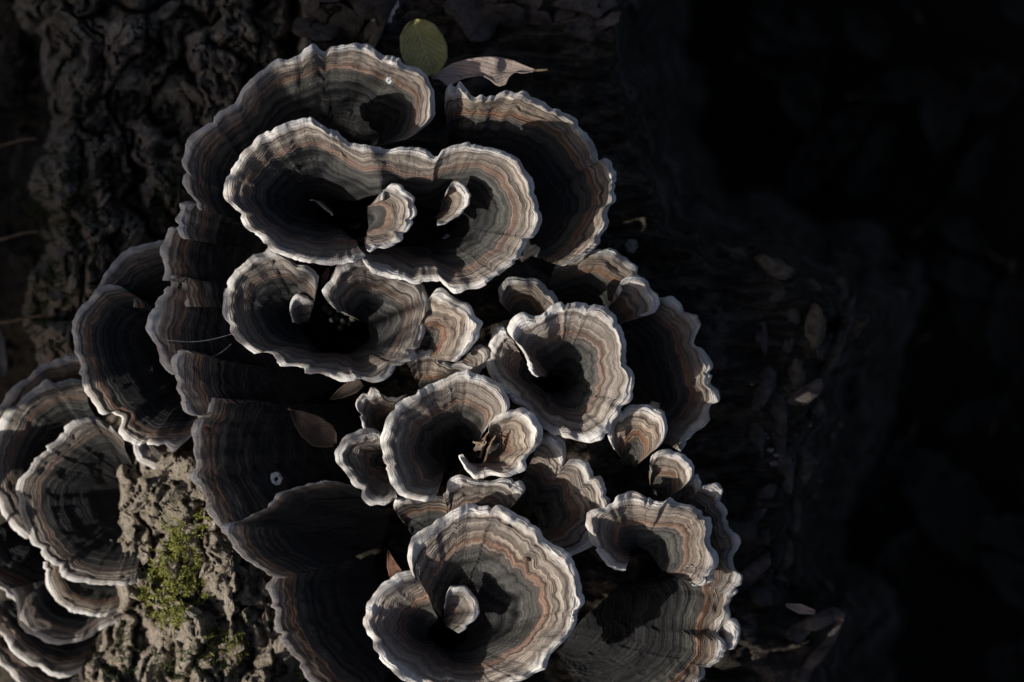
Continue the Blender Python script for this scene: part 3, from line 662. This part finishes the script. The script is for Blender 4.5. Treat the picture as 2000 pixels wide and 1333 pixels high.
# ------------------------------------------------------------------ unseen branch and stumps added to throw shade on the left
hx, hy = math.cos(SUN_AZ), math.sin(SUN_AZ)
NV = Vector((hy, -hx, 0))                       # horizontal, across the sunlight
UPV = Vector((-hx * math.sin(SUN_EL), -hy * math.sin(SUN_EL), math.cos(SUN_EL)))
TL = 2200
def sunspace(s, t, T=TL): return sdir * T + NV * s + UPV * t
def tube(path, radii, nseg, rough, seed, cap_ends=True):
    pts = [Vector(p) for p in path]; V = []; n = len(pts)
    for i, p in enumerate(pts):
        d = (pts[min(i + 1, n - 1)] - pts[max(i - 1, 0)]).normalized()
        a = d.orthogonal().normalized() if abs(d.z) > .9 else d.cross(Vector((0, 0, 1))).normalized()
        b = d.cross(a)
        for k in range(nseg):
            th = 2 * math.pi * k / nseg
            r = radii[i] * (1 + rough * (float(vn(np.array([k * 40.0 / nseg + seed]), np.array([i * .55]), seed)[0]) + .8 * float(vn(np.array([k * 9.0 / nseg]), np.array([i * .3]), seed + 1)[0])))
            V.append(p + (a * math.cos(th) + b * math.sin(th)) * r)
    F = [(i * nseg + k, i * nseg + (k + 1) % nseg, (i + 1) * nseg + (k + 1) % nseg, (i + 1) * nseg + k) for i in range(n - 1) for k in range(nseg)]
    return V, F
def add_tube(name, path, radii, nseg, rough, seed, mat, parent=None, org=None):
    V, F = tube(path, radii, nseg, rough, seed)
    o0 = org or Vector(path[0])
    return mesh_obj(name, [(v - o0) * S for v in V], F, mat, parent), o0
def disc(name, c, axis, r, mat, parent, org, n=40, sd=0):
    a = axis.orthogonal().normalized(); b = axis.cross(a); V = [c]
    for k in range(n):
        th = 2 * math.pi * k / n
        V.append(c + (a * math.cos(th) + b * math.sin(th)) * r)
    return mesh_obj(name, [(v - org) * S for v in V], [(0, 1 + k, 1 + (k + 1) % n) for k in range(n)], mat, parent)
shade_log = bpy.data.objects.new('shade_branch', None); col.objects.link(shade_log)
ss = np.linspace(-1250, 1900, 64)
def lt(s): return -418 + 38 * max(0, min(1, (60 - s) / 200)) + 6 * math.sin(s / 300)
def lr(s): return 118 - 26 * max(0, min(1, (60 - s) / 200)) + 6 * math.sin(s / 170)
path = [sunspace(s, lt(s)) for s in ss]
lo = path[0] - Vector((0, 0, 120)); shade_log.location = lo * S
add_tube('shade_branch_bark', path, [lr(s) for s in ss], 56, .07, 3, M_bark, shade_log, lo)
for c, ax in ((path[0], path[0] - path[1]), (path[-1], path[-1] - path[-2])):
    disc('shade_branch_end', c, ax.normalized(), 98, M_frag, shade_log, lo)
rs = random.Random(21); s0 = -560.0
while s0 < 760:                                  # comb of thin shoots added to let through part of the sun
    r = rs.uniform(6, 12); t1 = rs.uniform(-150, -90) + (110 if abs(s0 - 592) < 20 else 0)
    p0 = sunspace(s0, lt(s0) + 40); p1 = sunspace(s0 + rs.uniform(-34, 34), t1); bend = NV * rs.uniform(-16, 16)
    add_tube('shade_shoot', [p0 + (p1 - p0) * (k / 8) + bend * math.sin(math.pi * k / 8) for k in range(9)], [r * (1 - .07 * k) for k in range(9)], 8, .08, 5, M_twig, shade_log, lo)
    s0 += rs.uniform(17, 40)
tag(shade_log, 'added unseen branch with a comb of thin leafless shoots, propped on two added stumps to shade the left', 'branch')
for s0, r, lb in ((880, 640, 'added unseen broad stump carrying the thick end of the shading branch and blocking low sun'), (-1080, 190, 'added unseen slim stump propping the far end of the shading branch')):
    c = sunspace(s0, lt(s0)); top = c.z - .9 * lr(s0)
    e = bpy.data.objects.new('tree_stump', None); col.objects.link(e); base = Vector((c.x, c.y, -2080)); e.location = base * S  # stump added out of view to hold up the shading branch
    zs = np.linspace(-2080, top, 30)
    add_tube('bark', [Vector((c.x, c.y, z)) for z in zs], [r * (1 + .25 * max(0, 1 - i / 6)) for i in range(30)], 72, .05, int(s0) % 50, M_bark, e, base)
    disc('shade_stump_top', Vector((c.x, c.y, top)), Vector((0, 0, 1)), r * 1.02, M_wood, e, base, 72)
    tag(e, lb, 'tree stump')
# ------------------------------------------------------------------ small things set down on the surfaces
bpy.context.view_layer.update()
dg = bpy.context.evaluated_depsgraph_get()
def hit(px, py):
    o = Vector((0, 0, D * S)); d = (atv(px, py, -400) - o).normalized()
    ok, loc, nrm, _, ob, _ = scene.ray_cast(dg, o, d)
    return (loc, (nrm if nrm.z > 0 else -nrm)) if ok else (atv(px, py, -1900), Vector((0, 0, 1)))
rnd = random.Random(5)

def leaf(name, label, A, B, wl, wr, zA, zB, mat, cup=8, wav=4, seed=1, group=None, stem=0, arch=0, cat='leaf'):
    A = np.array(A, float); B = np.array(B, float); ax = B - A; L = np.hypot(*ax); ax /= L; pr = np.array([ax[1], -ax[0]])
    t = np.linspace(0, 1, 31); k = np.linspace(-1, 1, 13)
    WL = np.interp(t, *zip(*wl)); WR = np.interp(t, *zip(*wr))
    T, K = np.meshgrid(t, k, indexing='ij')
    W = np.where(K < 0, WL[:, None] * K, WR[:, None] * K)
    X = A[0] + ax[0] * L * T + pr[0] * W; Y = A[1] + ax[1] * L * T + pr[1] * W
    Z = zA + (zB - zA) * T + cup * K ** 2 + arch * np.sin(np.pi * T) + wav * fbm(X / 30, Y / 30, seed, 3)
    P = at(X, Y, Z); o0 = P[0, 6].copy()
    UV = np.stack([K, T], -1).reshape(-1, 2)
    o = mesh_obj(name, (P - o0).reshape(-1, 3), grid_faces(13, 31), mat, None, UV)
    o.location = o0
    md = o.modifiers.new('thickness', 'SOLIDIFY'); md.thickness = 1.6 * S; md.offset = 0
    if stem:
        p = [Vector(((A - ax * stem * q).tolist() + [zA + 4 * math.sin(q * 3)])) for q in np.linspace(-.15, 1, 7)]
        V, F = tube([atv(*q) / S for q in p], [2.4] * 7, 7, .05, 2)
        mesh_obj('leaf_stalk', [v * S - Vector(o0) for v in V], F, M_twig, o)
    if label: tag(o, label, cat, group)
    return o
OV = [(0, 6), (.06, 22), (.18, 36), (.4, 44), (.6, 45), (.8, 38), (.92, 24), (1, 4)]
leaf('leaf', 'oval yellow-green leaf lying above the topmost shell', (808, 40), (846, 148), OV, OV, -225, -150, M_leaf_y, cup=10, seed=3)
leaf('leaf', 'dry tan oak leaf with scalloped edge beside the yellow-green leaf', (1047, 138), (843, 153),
     [(0, 1), (.1, 11), (.2, 22), (.35, 32), (.5, 34), (.65, 32), (.8, 25), (.92, 12), (1, 1)],
     [(0, 1), (.12, 4), (.2, 0), (.26, 8), (.3, 24), (.38, 26), (.44, 12), (.52, 1), (.66, 4), (.74, 8), (.82, 18), (.87, 16), (.92, 3), (1, 1)],
     -150, -120, M_leaf_t, cup=6, wav=5, seed=4, stem=22)
leaf('leaf', 'dark brown fallen leaf lying on the very wide dark shell', (569, 802), (656, 868), [(0, 2), (.15, 16), (.4, 28), (.7, 30), (.9, 16), (1, 3)],
     [(0, 2), (.2, 14), (.45, 24), (.75, 26), (.9, 18), (1, 3)], -128, -112, M_leaf_b, cup=8, seed=5, stem=6)
leaf('leaf', 'brown pointed leaf tip sticking out below the kidney-shaped bowl', (646, 780), (705, 744), [(0, 1), (.3, 10), (.7, 16), (1, 12)], [(0, 1), (.3, 8), (.7, 12), (1, 10)], -118, -80, M_leaf_b, seed=6)
leaf('leaf', 'reddish brown triangular leaf scrap behind the heart-folded bowl', (758, 1076), (784, 1140), [(0, 1), (.4, 14), (.8, 18), (1, 16)], [(0, 1), (.4, 6), (1, 18)], -75, -70, M_leaf_r, cup=2, seed=7)
leaf('leaf', 'small red-brown leaf scrap in the gap of the kidney-shaped bowl', (642, 524), (629, 556), [(0, 1), (.5, 7), (1, 1)], [(0, 1), (.5, 7), (1, 1)], -60, -75, M_leaf_r, cup=3, seed=8)
leaf('leaf', 'grey dead blade at the edge of the shaded bark beside the lower-left stack', (-10, 625), (6, 735), [(0, 4), (.5, 16), (.9, 10), (1, 2)], [(0, 2), (.4, 12), (.8, 12), (1, 2)], -640, -600, M_leaf_g, cup=6, seed=9)
leaf('leaf', 'pale curled leaf scrap on the right-hand end of the stump', (1535, 1182), (1592, 1196), [(0, 2), (.5, 10), (1, 3)], [(0, 2), (.5, 9), (1, 3)], -290, -285, M_leaf_t, cup=5, seed=10)

# twigs at the far left, out of focus
for a, b, lb in (((-30, 288), (70, 272), 'thin dry twig jutting beside the shaded bark, topmost of three'), ((-30, 470), (75, 454), 'thin dry twig jutting beside the shaded bark, middle of three'), ((-30, 632), (95, 618), 'thin dry twig jutting beside the shaded bark, lowest of three')):
    p = [atv(a[0] + (b[0] - a[0]) * k / 6, a[1] + (b[1] - a[1]) * k / 6 + 3 * math.sin(k), -640 + 10 * k) / S for k in range(7)]
    o, o0 = add_tube('twig', p, [4.2 - .3 * k for k in range(7)], 8, .1, 4, M_twig); o.location = o0 * S
    tag(o, lb, 'twig', 'dry twigs beside the bark')

# ring-shaped white crusts
def crust(px, py, r, label, ring=.35, mat=None):
    loc, nrm = hit(px, py); n = 26
    V = []; 
    for q, hgt in ((ring * .8, 1.2), (ring, 3.0), (.75, 3.6), (1.0, .5)):
        for k in range(n):
            th = 2 * math.pi * k / n; rr = r * q * (1 + .16 * rnd.uniform(-1, 1))
            V.append(Vector((rr * math.cos(th), rr * math.sin(th) * 1.1, hgt + rnd.uniform(-.5, .5))))
    F = [(j * n + k, j * n + (k + 1) % n, (j + 1) * n + (k + 1) % n, (j + 1) * n + k) for j in range(3) for k in range(n)]
    qn = Vector((0, 0, 1)).rotation_difference(nrm)
    o = mesh_obj('lichen_crust', [(qn @ v) * S for v in V], F, mat or M_white); o.location = loc
    return tag(o, label, 'lichen')
crust(540, 936, 13, 'white ring-shaped crust on the very wide dark shell')
crust(761, 157, 8, 'pale round speck on the topmost broad shell', .15)
crust(693, 436, 14, 'faint bluish ring inside the left hollow of the double bowl', .75)
crust(748, 16, 34, 'large white crust on the dark wood above the yellow-green leaf', .12)
crust(872, 463, 8, 'tiny grey ring inside the right hollow of the double bowl', .5)

def lump(name, px, py, rx, ry, rz, mat, label, cat, seed, lift=.3, parent=None, group=None, sub=3):
    import bmesh
    loc, nrm = hit(px, py)
    bm = bmesh.new(); bmesh.ops.create_icosphere(bm, subdivisions=sub, radius=1)
    co = np.array([v.co[:] for v in bm.verts])
    f = 1 + .22 * fbm(co[:, 0] * 1.6 + seed, co[:, 1] * 1.6 + co[:, 2] * 1.3, seed, 3) + .2 * (worley(co[:, 0] * 1.5 + seed, co[:, 1] * 1.5 + co[:, 2], seed)[0] - .4)
    co = co * f[:, None] * np.array([rx, ry, rz])
    F = [[v.index for v in q.verts] for q in bm.faces]; bm.free()
    qn = Vector((0, 0, 1)).rotation_difference(nrm)
    V = [(qn @ Vector(c)) * S for c in co]
    o = mesh_obj(name, V, F, mat)
    p = loc + nrm * rz * lift * S
    if parent: o.parent = parent; o.location = p - parent.location
    else: o.location = p
    if label: tag(o, label, cat, group)
    return o
lump('wood_chunk', 1233, 480, 15, 14, 12, M_frag, 'small tan wood chunk lying on the dark wood by the long right-hand shell', 'wood chunk', 3)
lump('crumb', 1027, 1092, 7, 6, 6, M_twig, 'dark lump standing for a small hole on the sunlit side of the heart-folded bowl', 'debris', 5)  # dark lump set where the bowl has a small hole
lump('crumb', 405, 838, 7, 6, 5, M_leaf_r, 'reddish crumb on the crinkled rim of the very wide dark shell', 'debris', 6)
for i, (x, y, r) in enumerate([(1480, 836, 9), (1492, 848, 10), (1500, 856, 7), (1505, 880, 10), (1512, 905, 15), (1516, 890, 9)]):
    lump('wood_fragment', x, y, r * .8, r * .4, r * .4, M_frag, 'chalky white rotten wood fragment on the dark right-hand end of the stump', 'wood fragment', 20 + i, group='chalky fragments on the stump')
for i, (x, y) in enumerate([(1640, 830), (1625, 850), (1590, 968), (1600, 940), (1580, 830)]):
    lump('wood_fragment', x, y, 6, 5, 4, M_frag, 'minute pale crumb at the outer right-hand side of the stump', 'wood fragment', 30 + i, group='minute crumbs on the stump')
for i, (x, y, a, b) in enumerate([(1640, 582, 40, 46), (1585, 566, 36, 30), (1515, 524, 44, 26), (1664, 640, 20, 40), (1622, 690, 24, 60), (1590, 640, 26, 46), (1592, 800, 20, 56), (1566, 900, 18, 50), (1548, 1010, 18, 44), (1530, 1090, 24, 40), (1440, 505, 40, 20), (1555, 740, 18, 50), (1612, 1150, 20, 24)]):
    lump('broken_wood', x, y, a, b, 18, M_stub, None, None, 70 + i, lift=.1, parent=stump)
# young knobs in the gap of the kidney-shaped bowl
for i, (x, y) in enumerate([(640, 590), (652, 598), (661, 607), (645, 610), (657, 622), (670, 628), (682, 632), (648, 626), (665, 640), (690, 622), (636, 602), (676, 612)]):
    lo = atv(x, y, -128 + rnd.uniform(-14, 8)); r = rnd.uniform(4.5, 8)
    n = 12; V = []
    for j in range(7):
        a = math.pi * .5 * j / 6; rr = math.cos(a) * (1 + .12 * rnd.random())
        for k in range(n): V.append(Vector((r * rr * math.cos(2 * math.pi * k / n), r * rr * math.sin(2 * math.pi * k / n), r * 1.6 * math.sin(a))) * S)
    for k in range(n): V.append(Vector((r * .7 * math.cos(2 * math.pi * k / n), r * .7 * math.sin(2 * math.pi * k / n), -150)) * S)
    F = [(j * n + k, j * n + (k + 1) % n, (j + 1) * n + (k + 1) % n, (j + 1) * n + k) for j in range(6) for k in range(n)]
    F += [(7 * n + k, 7 * n + (k + 1) % n, (k + 1) % n, k) for k in range(n)]
    o = mesh_obj('young_fungus_knob', V, F, M_knob); o.location = lo
    tag(o, 'tiny grey young knob in the gap of the kidney-shaped bowl', 'fungus knob', 'young knobs in the torn gap')
# litter caught in the notch of the round funnel
for i, (x0, y0, x1, y1) in enumerate([(930, 872, 958, 842), (938, 895, 950, 850), (945, 905, 962, 858), (925, 862, 948, 870), (952, 880, 968, 850)]):
    p = [atv(x0 + (x1 - x0) * k / 5, y0 + (y1 - y0) * k / 5 + rnd.uniform(-2, 2), -55 + 22 * k / 5 + i * 3) / S for k in range(6)]
    o, o0 = add_tube('twig', p, [2.6, 2.4, 2.2, 2, 1.8, 1.2], 7, .15, 9 + i, M_twig); o.location = o0 * S
    tag(o, 'short brown twig caught in the notch of the round funnel', 'twig', 'twigs caught in the funnel notch')
leaf('leaf', 'brown leaf flake among the twigs in the round funnel', (926, 880), (950, 862), [(0, 2), (.5, 9), (1, 2)], [(0, 2), (.5, 8), (1, 2)], -62, -45, M_leaf_t, cup=3, seed=12)
# cobweb threads
for i, (a, b, za, zb, sag, lb) in enumerate([((322, 664), (455, 652), -120, -30, 9, 'long cobweb thread between the dark ribbed shell and the kidney-shaped bowl'), ((400, 700), (452, 672), -140, -130, 6, 'short cobweb strand low over the dark ribbed shell')]):
    p = [atv(a[0] + (b[0] - a[0]) * k / 12, a[1] + (b[1] - a[1]) * k / 12 + sag * math.sin(math.pi * k / 12), za + (zb - za) * k / 12) / S for k in range(13)]
    o, o0 = add_tube('cobweb_thread', p, [.7] * 13, 5, 0, 1, M_white); o.location = o0 * S
    tag(o, lb, 'cobweb')

# root fragment on the right
for i, (pa, ra, lb) in enumerate([([(1545, 1250), (1568, 1228), (1600, 1212), (1628, 1200), (1650, 1206)], [16, 15, 17, 15, 7], 'gnarled grey root fragment at the right-hand foot of the stump top'),
                             ([(1560, 1333), (1590, 1290), (1615, 1262), (1634, 1225), (1648, 1206)], [15, 12, 11, 10, 6], 'dark splintered root arm running below the gnarled grey root fragment')]):
    C, s_, _ = spline([(x, y, 0) for x, y in pa], 6)
    rr = np.interp(np.linspace(0, 1, len(C)), np.linspace(0, 1, len(ra)), ra)
    p = []
    for (x, y, _z) in C:
        p.append(atv(x, y, -322 + 5 * math.sin(x / 9) + i * -8) / S)
    o, o0 = add_tube('root_fragment', p, list(rr), 18, .22, 13 + i, M_plate); o.location = o0 * S
    tag(o, lb, 'root')

# bark flakes: separate lumps of bark standing proud of the stump
FL = []
import bmesh
for v in range(6):
    bm = bmesh.new(); bmesh.ops.create_icosphere(bm, subdivisions=2, radius=1)
    co = np.array([q.co[:] for q in bm.verts])
    f = 1 + .45 * fbm(co[:, 0] * 1.4 + 7 * v, co[:, 1] * 1.4 + co[:, 2] * 1.7, 60 + v, 3)
    co = co * f[:, None]; F = [[q.index for q in w.verts] for w in bm.faces]; bm.free()
    me = bpy.data.meshes.new('bark_flake'); me.from_pydata([tuple(c) for c in co], [], F); me.materials.append(M_bark)
    FL.append(me)
FL2 = []
for me in FL[:4]:
    m2 = me.copy(); m2.materials.clear(); m2.materials.append(M_plate); m2.polygons.foreach_set('use_smooth', [True] * len(m2.polygons)); FL2.append(m2)
spots = []
for _ in range(900):
    x, y = rnd.uniform(232, 560), rnd.uniform(900, 1330)
    if len(spots) < 70 and all((x - a) ** 2 + (y - b) ** 2 > 24 ** 2 for a, b, _ in spots): spots.append((x, y, 0))
for _ in range(600):
    x, y = rnd.uniform(80, 560), rnd.uniform(0, 640)
    if len(spots) < 130 and all((x - a) ** 2 + (y - b) ** 2 > 44 ** 2 for a, b, _ in spots): spots.append((x, y, 1))
for _ in range(300):
    x, y = rnd.uniform(600, 1190), rnd.uniform(-20, 62)
    if len(spots) < 165 and all((x - a) ** 2 + (y - b) ** 2 > 46 ** 2 for a, b, _ in spots): spots.append((x, y, 2))
nb = len(spots)
for _ in range(400):
    x, y = rnd.uniform(1470, 1680), rnd.uniform(500, 1180)
    if len(spots) < nb + 40 and all((x - a) ** 2 + (y - b) ** 2 > 34 ** 2 for a, b, _ in spots): spots.append((x, y, 3))
for x, y, k in spots:
    o0 = Vector((0, 0, D * S)); d = (atv(x, y, -400) - o0).normalized()
    ok, loc, nrm, _, ob, _ = scene.ray_cast(dg, o0, d)
    if not ok or ob.name not in ('bark', 'bark.001', 'bark.002', 'wood_top'): continue
    if nrm.z < 0: nrm = -nrm
    fl = bpy.data.objects.new('bark_flake', rnd.choice(FL)); col.objects.link(fl); fl.parent = stump
    r = rnd.uniform(8, 21) if k == 0 else rnd.uniform(14, 34) if k == 1 else rnd.uniform(18, 44)
    fl.scale = (r * S, r * rnd.uniform(.9, 1.9) * S, r * rnd.uniform(.28, .5) * S)
    fl.rotation_euler = (Vector((0, 0, 1)).rotation_difference(nrm).to_matrix() @ __import__('mathutils').Matrix.Rotation(rnd.uniform(0, 6.28), 3, 'Z')).to_euler()
    if k == 2:
        fl.scale = (r * 1.5 * S, r * 1.5 * S, r * .22 * S); fl.data = FL2[rnd.randrange(len(FL2))]
    if k == 3:
        if loc.z < -600 * S: col.objects.unlink(fl); bpy.data.objects.remove(fl); continue
        fl.scale = (r * .5 * S, r * 1.3 * S, r * .3 * S); fl.data = FL2[rnd.randrange(len(FL2))]; fl.rotation_euler.z = rnd.uniform(-.5, .3)
    fl.location = loc - stump.location

# moss
def moss(px, py, rx, ry, n, mat, label, ln=30, dens=14, seed=1):
    r = random.Random(seed); V = []; F = []
    org, _ = hit(px, py)
    for _ in range(n):
        a = r.uniform(0, 6.283); q = math.sqrt(r.random())
        x, y = px + rx * q * math.cos(a), py + ry * q * math.sin(a)
        o0 = Vector((0, 0, D * S)); d = (atv(x, y, -400) - o0).normalized()
        ok, loc, nrm, _, ob, _ = scene.ray_cast(dg, o0, d)
        if not ok or not ob.name.startswith(('bark', 'wood')): continue
        if nrm.z < 0: nrm = -nrm
        g = (nrm * .8 + Vector((r.uniform(-1, .6), r.uniform(-.8, .8), r.uniform(.1, .9)))).normalized()
        side = g.cross(Vector((r.uniform(-1, 1), r.uniform(-1, 1), .3))).normalized()
        L = ln * r.uniform(.5, 1.15)
        for k in range(dens):
            t = (k + .5) / dens
            p = loc + (g * L * t + side * L * .35 * t * t) * S
            th = k * 2.4 + r.uniform(-.4, .4); s2 = g.cross(side)
            out = (side * math.cos(th) + s2 * math.sin(th))
            tip = p + (out * .75 + g * .9) * (L * .30 * (1 - .45 * t)) * S
            w = g.cross(out).normalized() * (L * .045) * S
            b = len(V); mid = p + (tip - p) * .45 + out * .4 * S
            V += [p - w * .5 - org, p + w * .5 - org, mid + w - org, tip - org, mid - w - org]; F += [(b, b + 1, b + 2, b + 3, b + 4)]
    if not V: return
    o = mesh_obj('moss', V, F, mat, smooth=False); o.location = org
    tag(o, label, 'moss', kind='stuff')
moss(350, 1105, 46, 52, 100, M_moss, 'bright green moss tuft in the middle of the sunlit bark', 34, seed=1)
moss(318, 1150, 30, 48, 60, M_moss, 'shaggy moss tuft overhanging the crack of the sunlit bark', 40, seed=14)
moss(388, 1150, 22, 26, 42, M_moss, 'thin moss spreading over the pale bark plate', 24, seed=15)
moss(394, 1008, 20, 24, 40, M_moss, 'small green moss tuft below the crinkled rim of the wide dark shell', 28, seed=2)
moss(356, 1044, 18, 30, 46, M_moss, 'leafy green moss on the shoulder of the sunlit bark', 34, seed=3)
moss(345, 1200, 32, 22, 60, M_moss, 'yellow-green moss at the foot of the shaggy moss tuft', 28, seed=4)
moss(436, 1266, 52, 34, 90, M_moss, 'low green moss patch on the bark near the bottom shell', 22, seed=5)
moss(360, 1296, 70, 34, 110, M_moss2, 'dull green moss low on the bark', 20, seed=6)
moss(248, 1245, 34, 26, 50, M_moss2, 'dark moss on the bark beside the sunlit-tipped shelf', 20, seed=7)
moss(240, 1310, 30, 24, 40, M_moss2, 'dark moss beside the crescent shelf', 20, seed=8)
moss(590, 1322, 18, 14, 18, M_moss, 'little moss sprig under the lumpy bottom rim', 20, seed=9)
moss(335, 400, 26, 80, 90, M_moss2, 'shaded moss strip beside the left end of the topmost shell', 30, seed=10)
moss(140, 420, 80, 130, 160, M_moss2, 'blurred dark moss on the shaded bark', 34, seed=11)
moss(120, 600, 60, 90, 90, M_moss2, 'blurred moss below the shaded bark, near the tan-banded shell', 34, seed=12)

# ground litter to the right and left, far below
def gleaf(px, py, rot, L, w, lobed, label, i):
    a = np.array([math.cos(rot), math.sin(rot)]) * L / 2
    z = -2010 + rnd.uniform(0, 60)
    if lobed: WL = [(0, 3)] + [(t, w * (.75 + .25 * (k % 2)) * (1 - abs(t - .55))) for k, t in enumerate(np.linspace(.1, .92, 8))] + [(1, 3)]
    else: WL = [(0, 3), (.2, w * .7), (.45, w), (.75, w * .7), (1, 3)]
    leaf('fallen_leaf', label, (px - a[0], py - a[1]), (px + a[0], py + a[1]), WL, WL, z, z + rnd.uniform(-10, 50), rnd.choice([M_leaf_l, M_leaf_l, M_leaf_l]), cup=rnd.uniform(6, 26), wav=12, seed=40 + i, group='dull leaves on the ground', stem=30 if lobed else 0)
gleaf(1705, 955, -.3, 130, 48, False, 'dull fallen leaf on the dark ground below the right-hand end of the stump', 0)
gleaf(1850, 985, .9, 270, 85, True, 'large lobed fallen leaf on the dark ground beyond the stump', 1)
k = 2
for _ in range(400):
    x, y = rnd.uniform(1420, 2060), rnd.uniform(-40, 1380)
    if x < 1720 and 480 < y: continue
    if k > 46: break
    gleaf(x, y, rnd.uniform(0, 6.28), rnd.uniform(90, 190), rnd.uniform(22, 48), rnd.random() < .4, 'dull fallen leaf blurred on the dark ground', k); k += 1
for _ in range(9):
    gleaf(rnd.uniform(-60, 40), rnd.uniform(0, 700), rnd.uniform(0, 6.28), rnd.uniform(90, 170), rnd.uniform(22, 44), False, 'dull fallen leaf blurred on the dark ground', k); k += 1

# plant added out of view, its leaves shading the lower-left stack
sg = bpy.data.objects.new('shade_seedling', None); col.objects.link(sg)
b0 = atv(-260, 1180, -2060); sg.location = b0
stem = [atv(-260 + 6 * math.sin(q * 5), 1180 + 8 * math.cos(q * 4), -2060 + 1980 * q) / S for q in np.linspace(0, 1, 20)]
add_tube('stem', stem, [11 - .35 * q for q in range(20)], 9, .06, 3, M_twig, sg, b0 / S)
def sleaf(x, y, z, L, w, rot, tilt):
    a = np.array([math.cos(rot), math.sin(rot)]) * L / 2
    WL = [(0, 2), (.2, w * .75), (.45, w), (.75, w * .65), (1, 2)]
    o = leaf('leaf', None, (x - a[0], y - a[1]), (x + a[0], y + a[1]), WL, WL, z, z + tilt, M_green, cup=10, wav=6, seed=int(abs(x)) )
    bpy.context.view_layer.update()
    lo = Vector(o.location); o.parent = sg; o.location = lo - b0
    t = (z + 2060) / 1980; t = min(max(t, .05), 1)
    p0 = Vector(atv(-260, 1180, z - 40)) / S; p1 = (lo) / S
    add_tube('leaf_stalk', [p0 + (p1 - p0) * k / 5 + Vector((0, 0, 10 * math.sin(k / 5 * 3.14))) for k in range(6)], [3.2] * 6, 6, .05, 1, M_twig, sg, b0 / S)
for (x, y, z, L, w, rot, tl) in [(-110, 1060, -190, 150, 42, 2.2, 40), (-150, 1190, -200, 190, 55, 1.2, -50), (-120, 1290, -230, 160, 48, 1.9, 70),
                                 (-180, 1390, -190, 200, 60, .9, 40), (-210, 960, -180, 150, 45, 2.6, -40), (-160, 1480, -240, 180, 55, 1.4, 50)]:
    sleaf(x, y, z, L, w, rot, tl)
tag(sg, 'added unseen broad-leaved plant shading the lower-left stack of shells', 'shade_seedling')
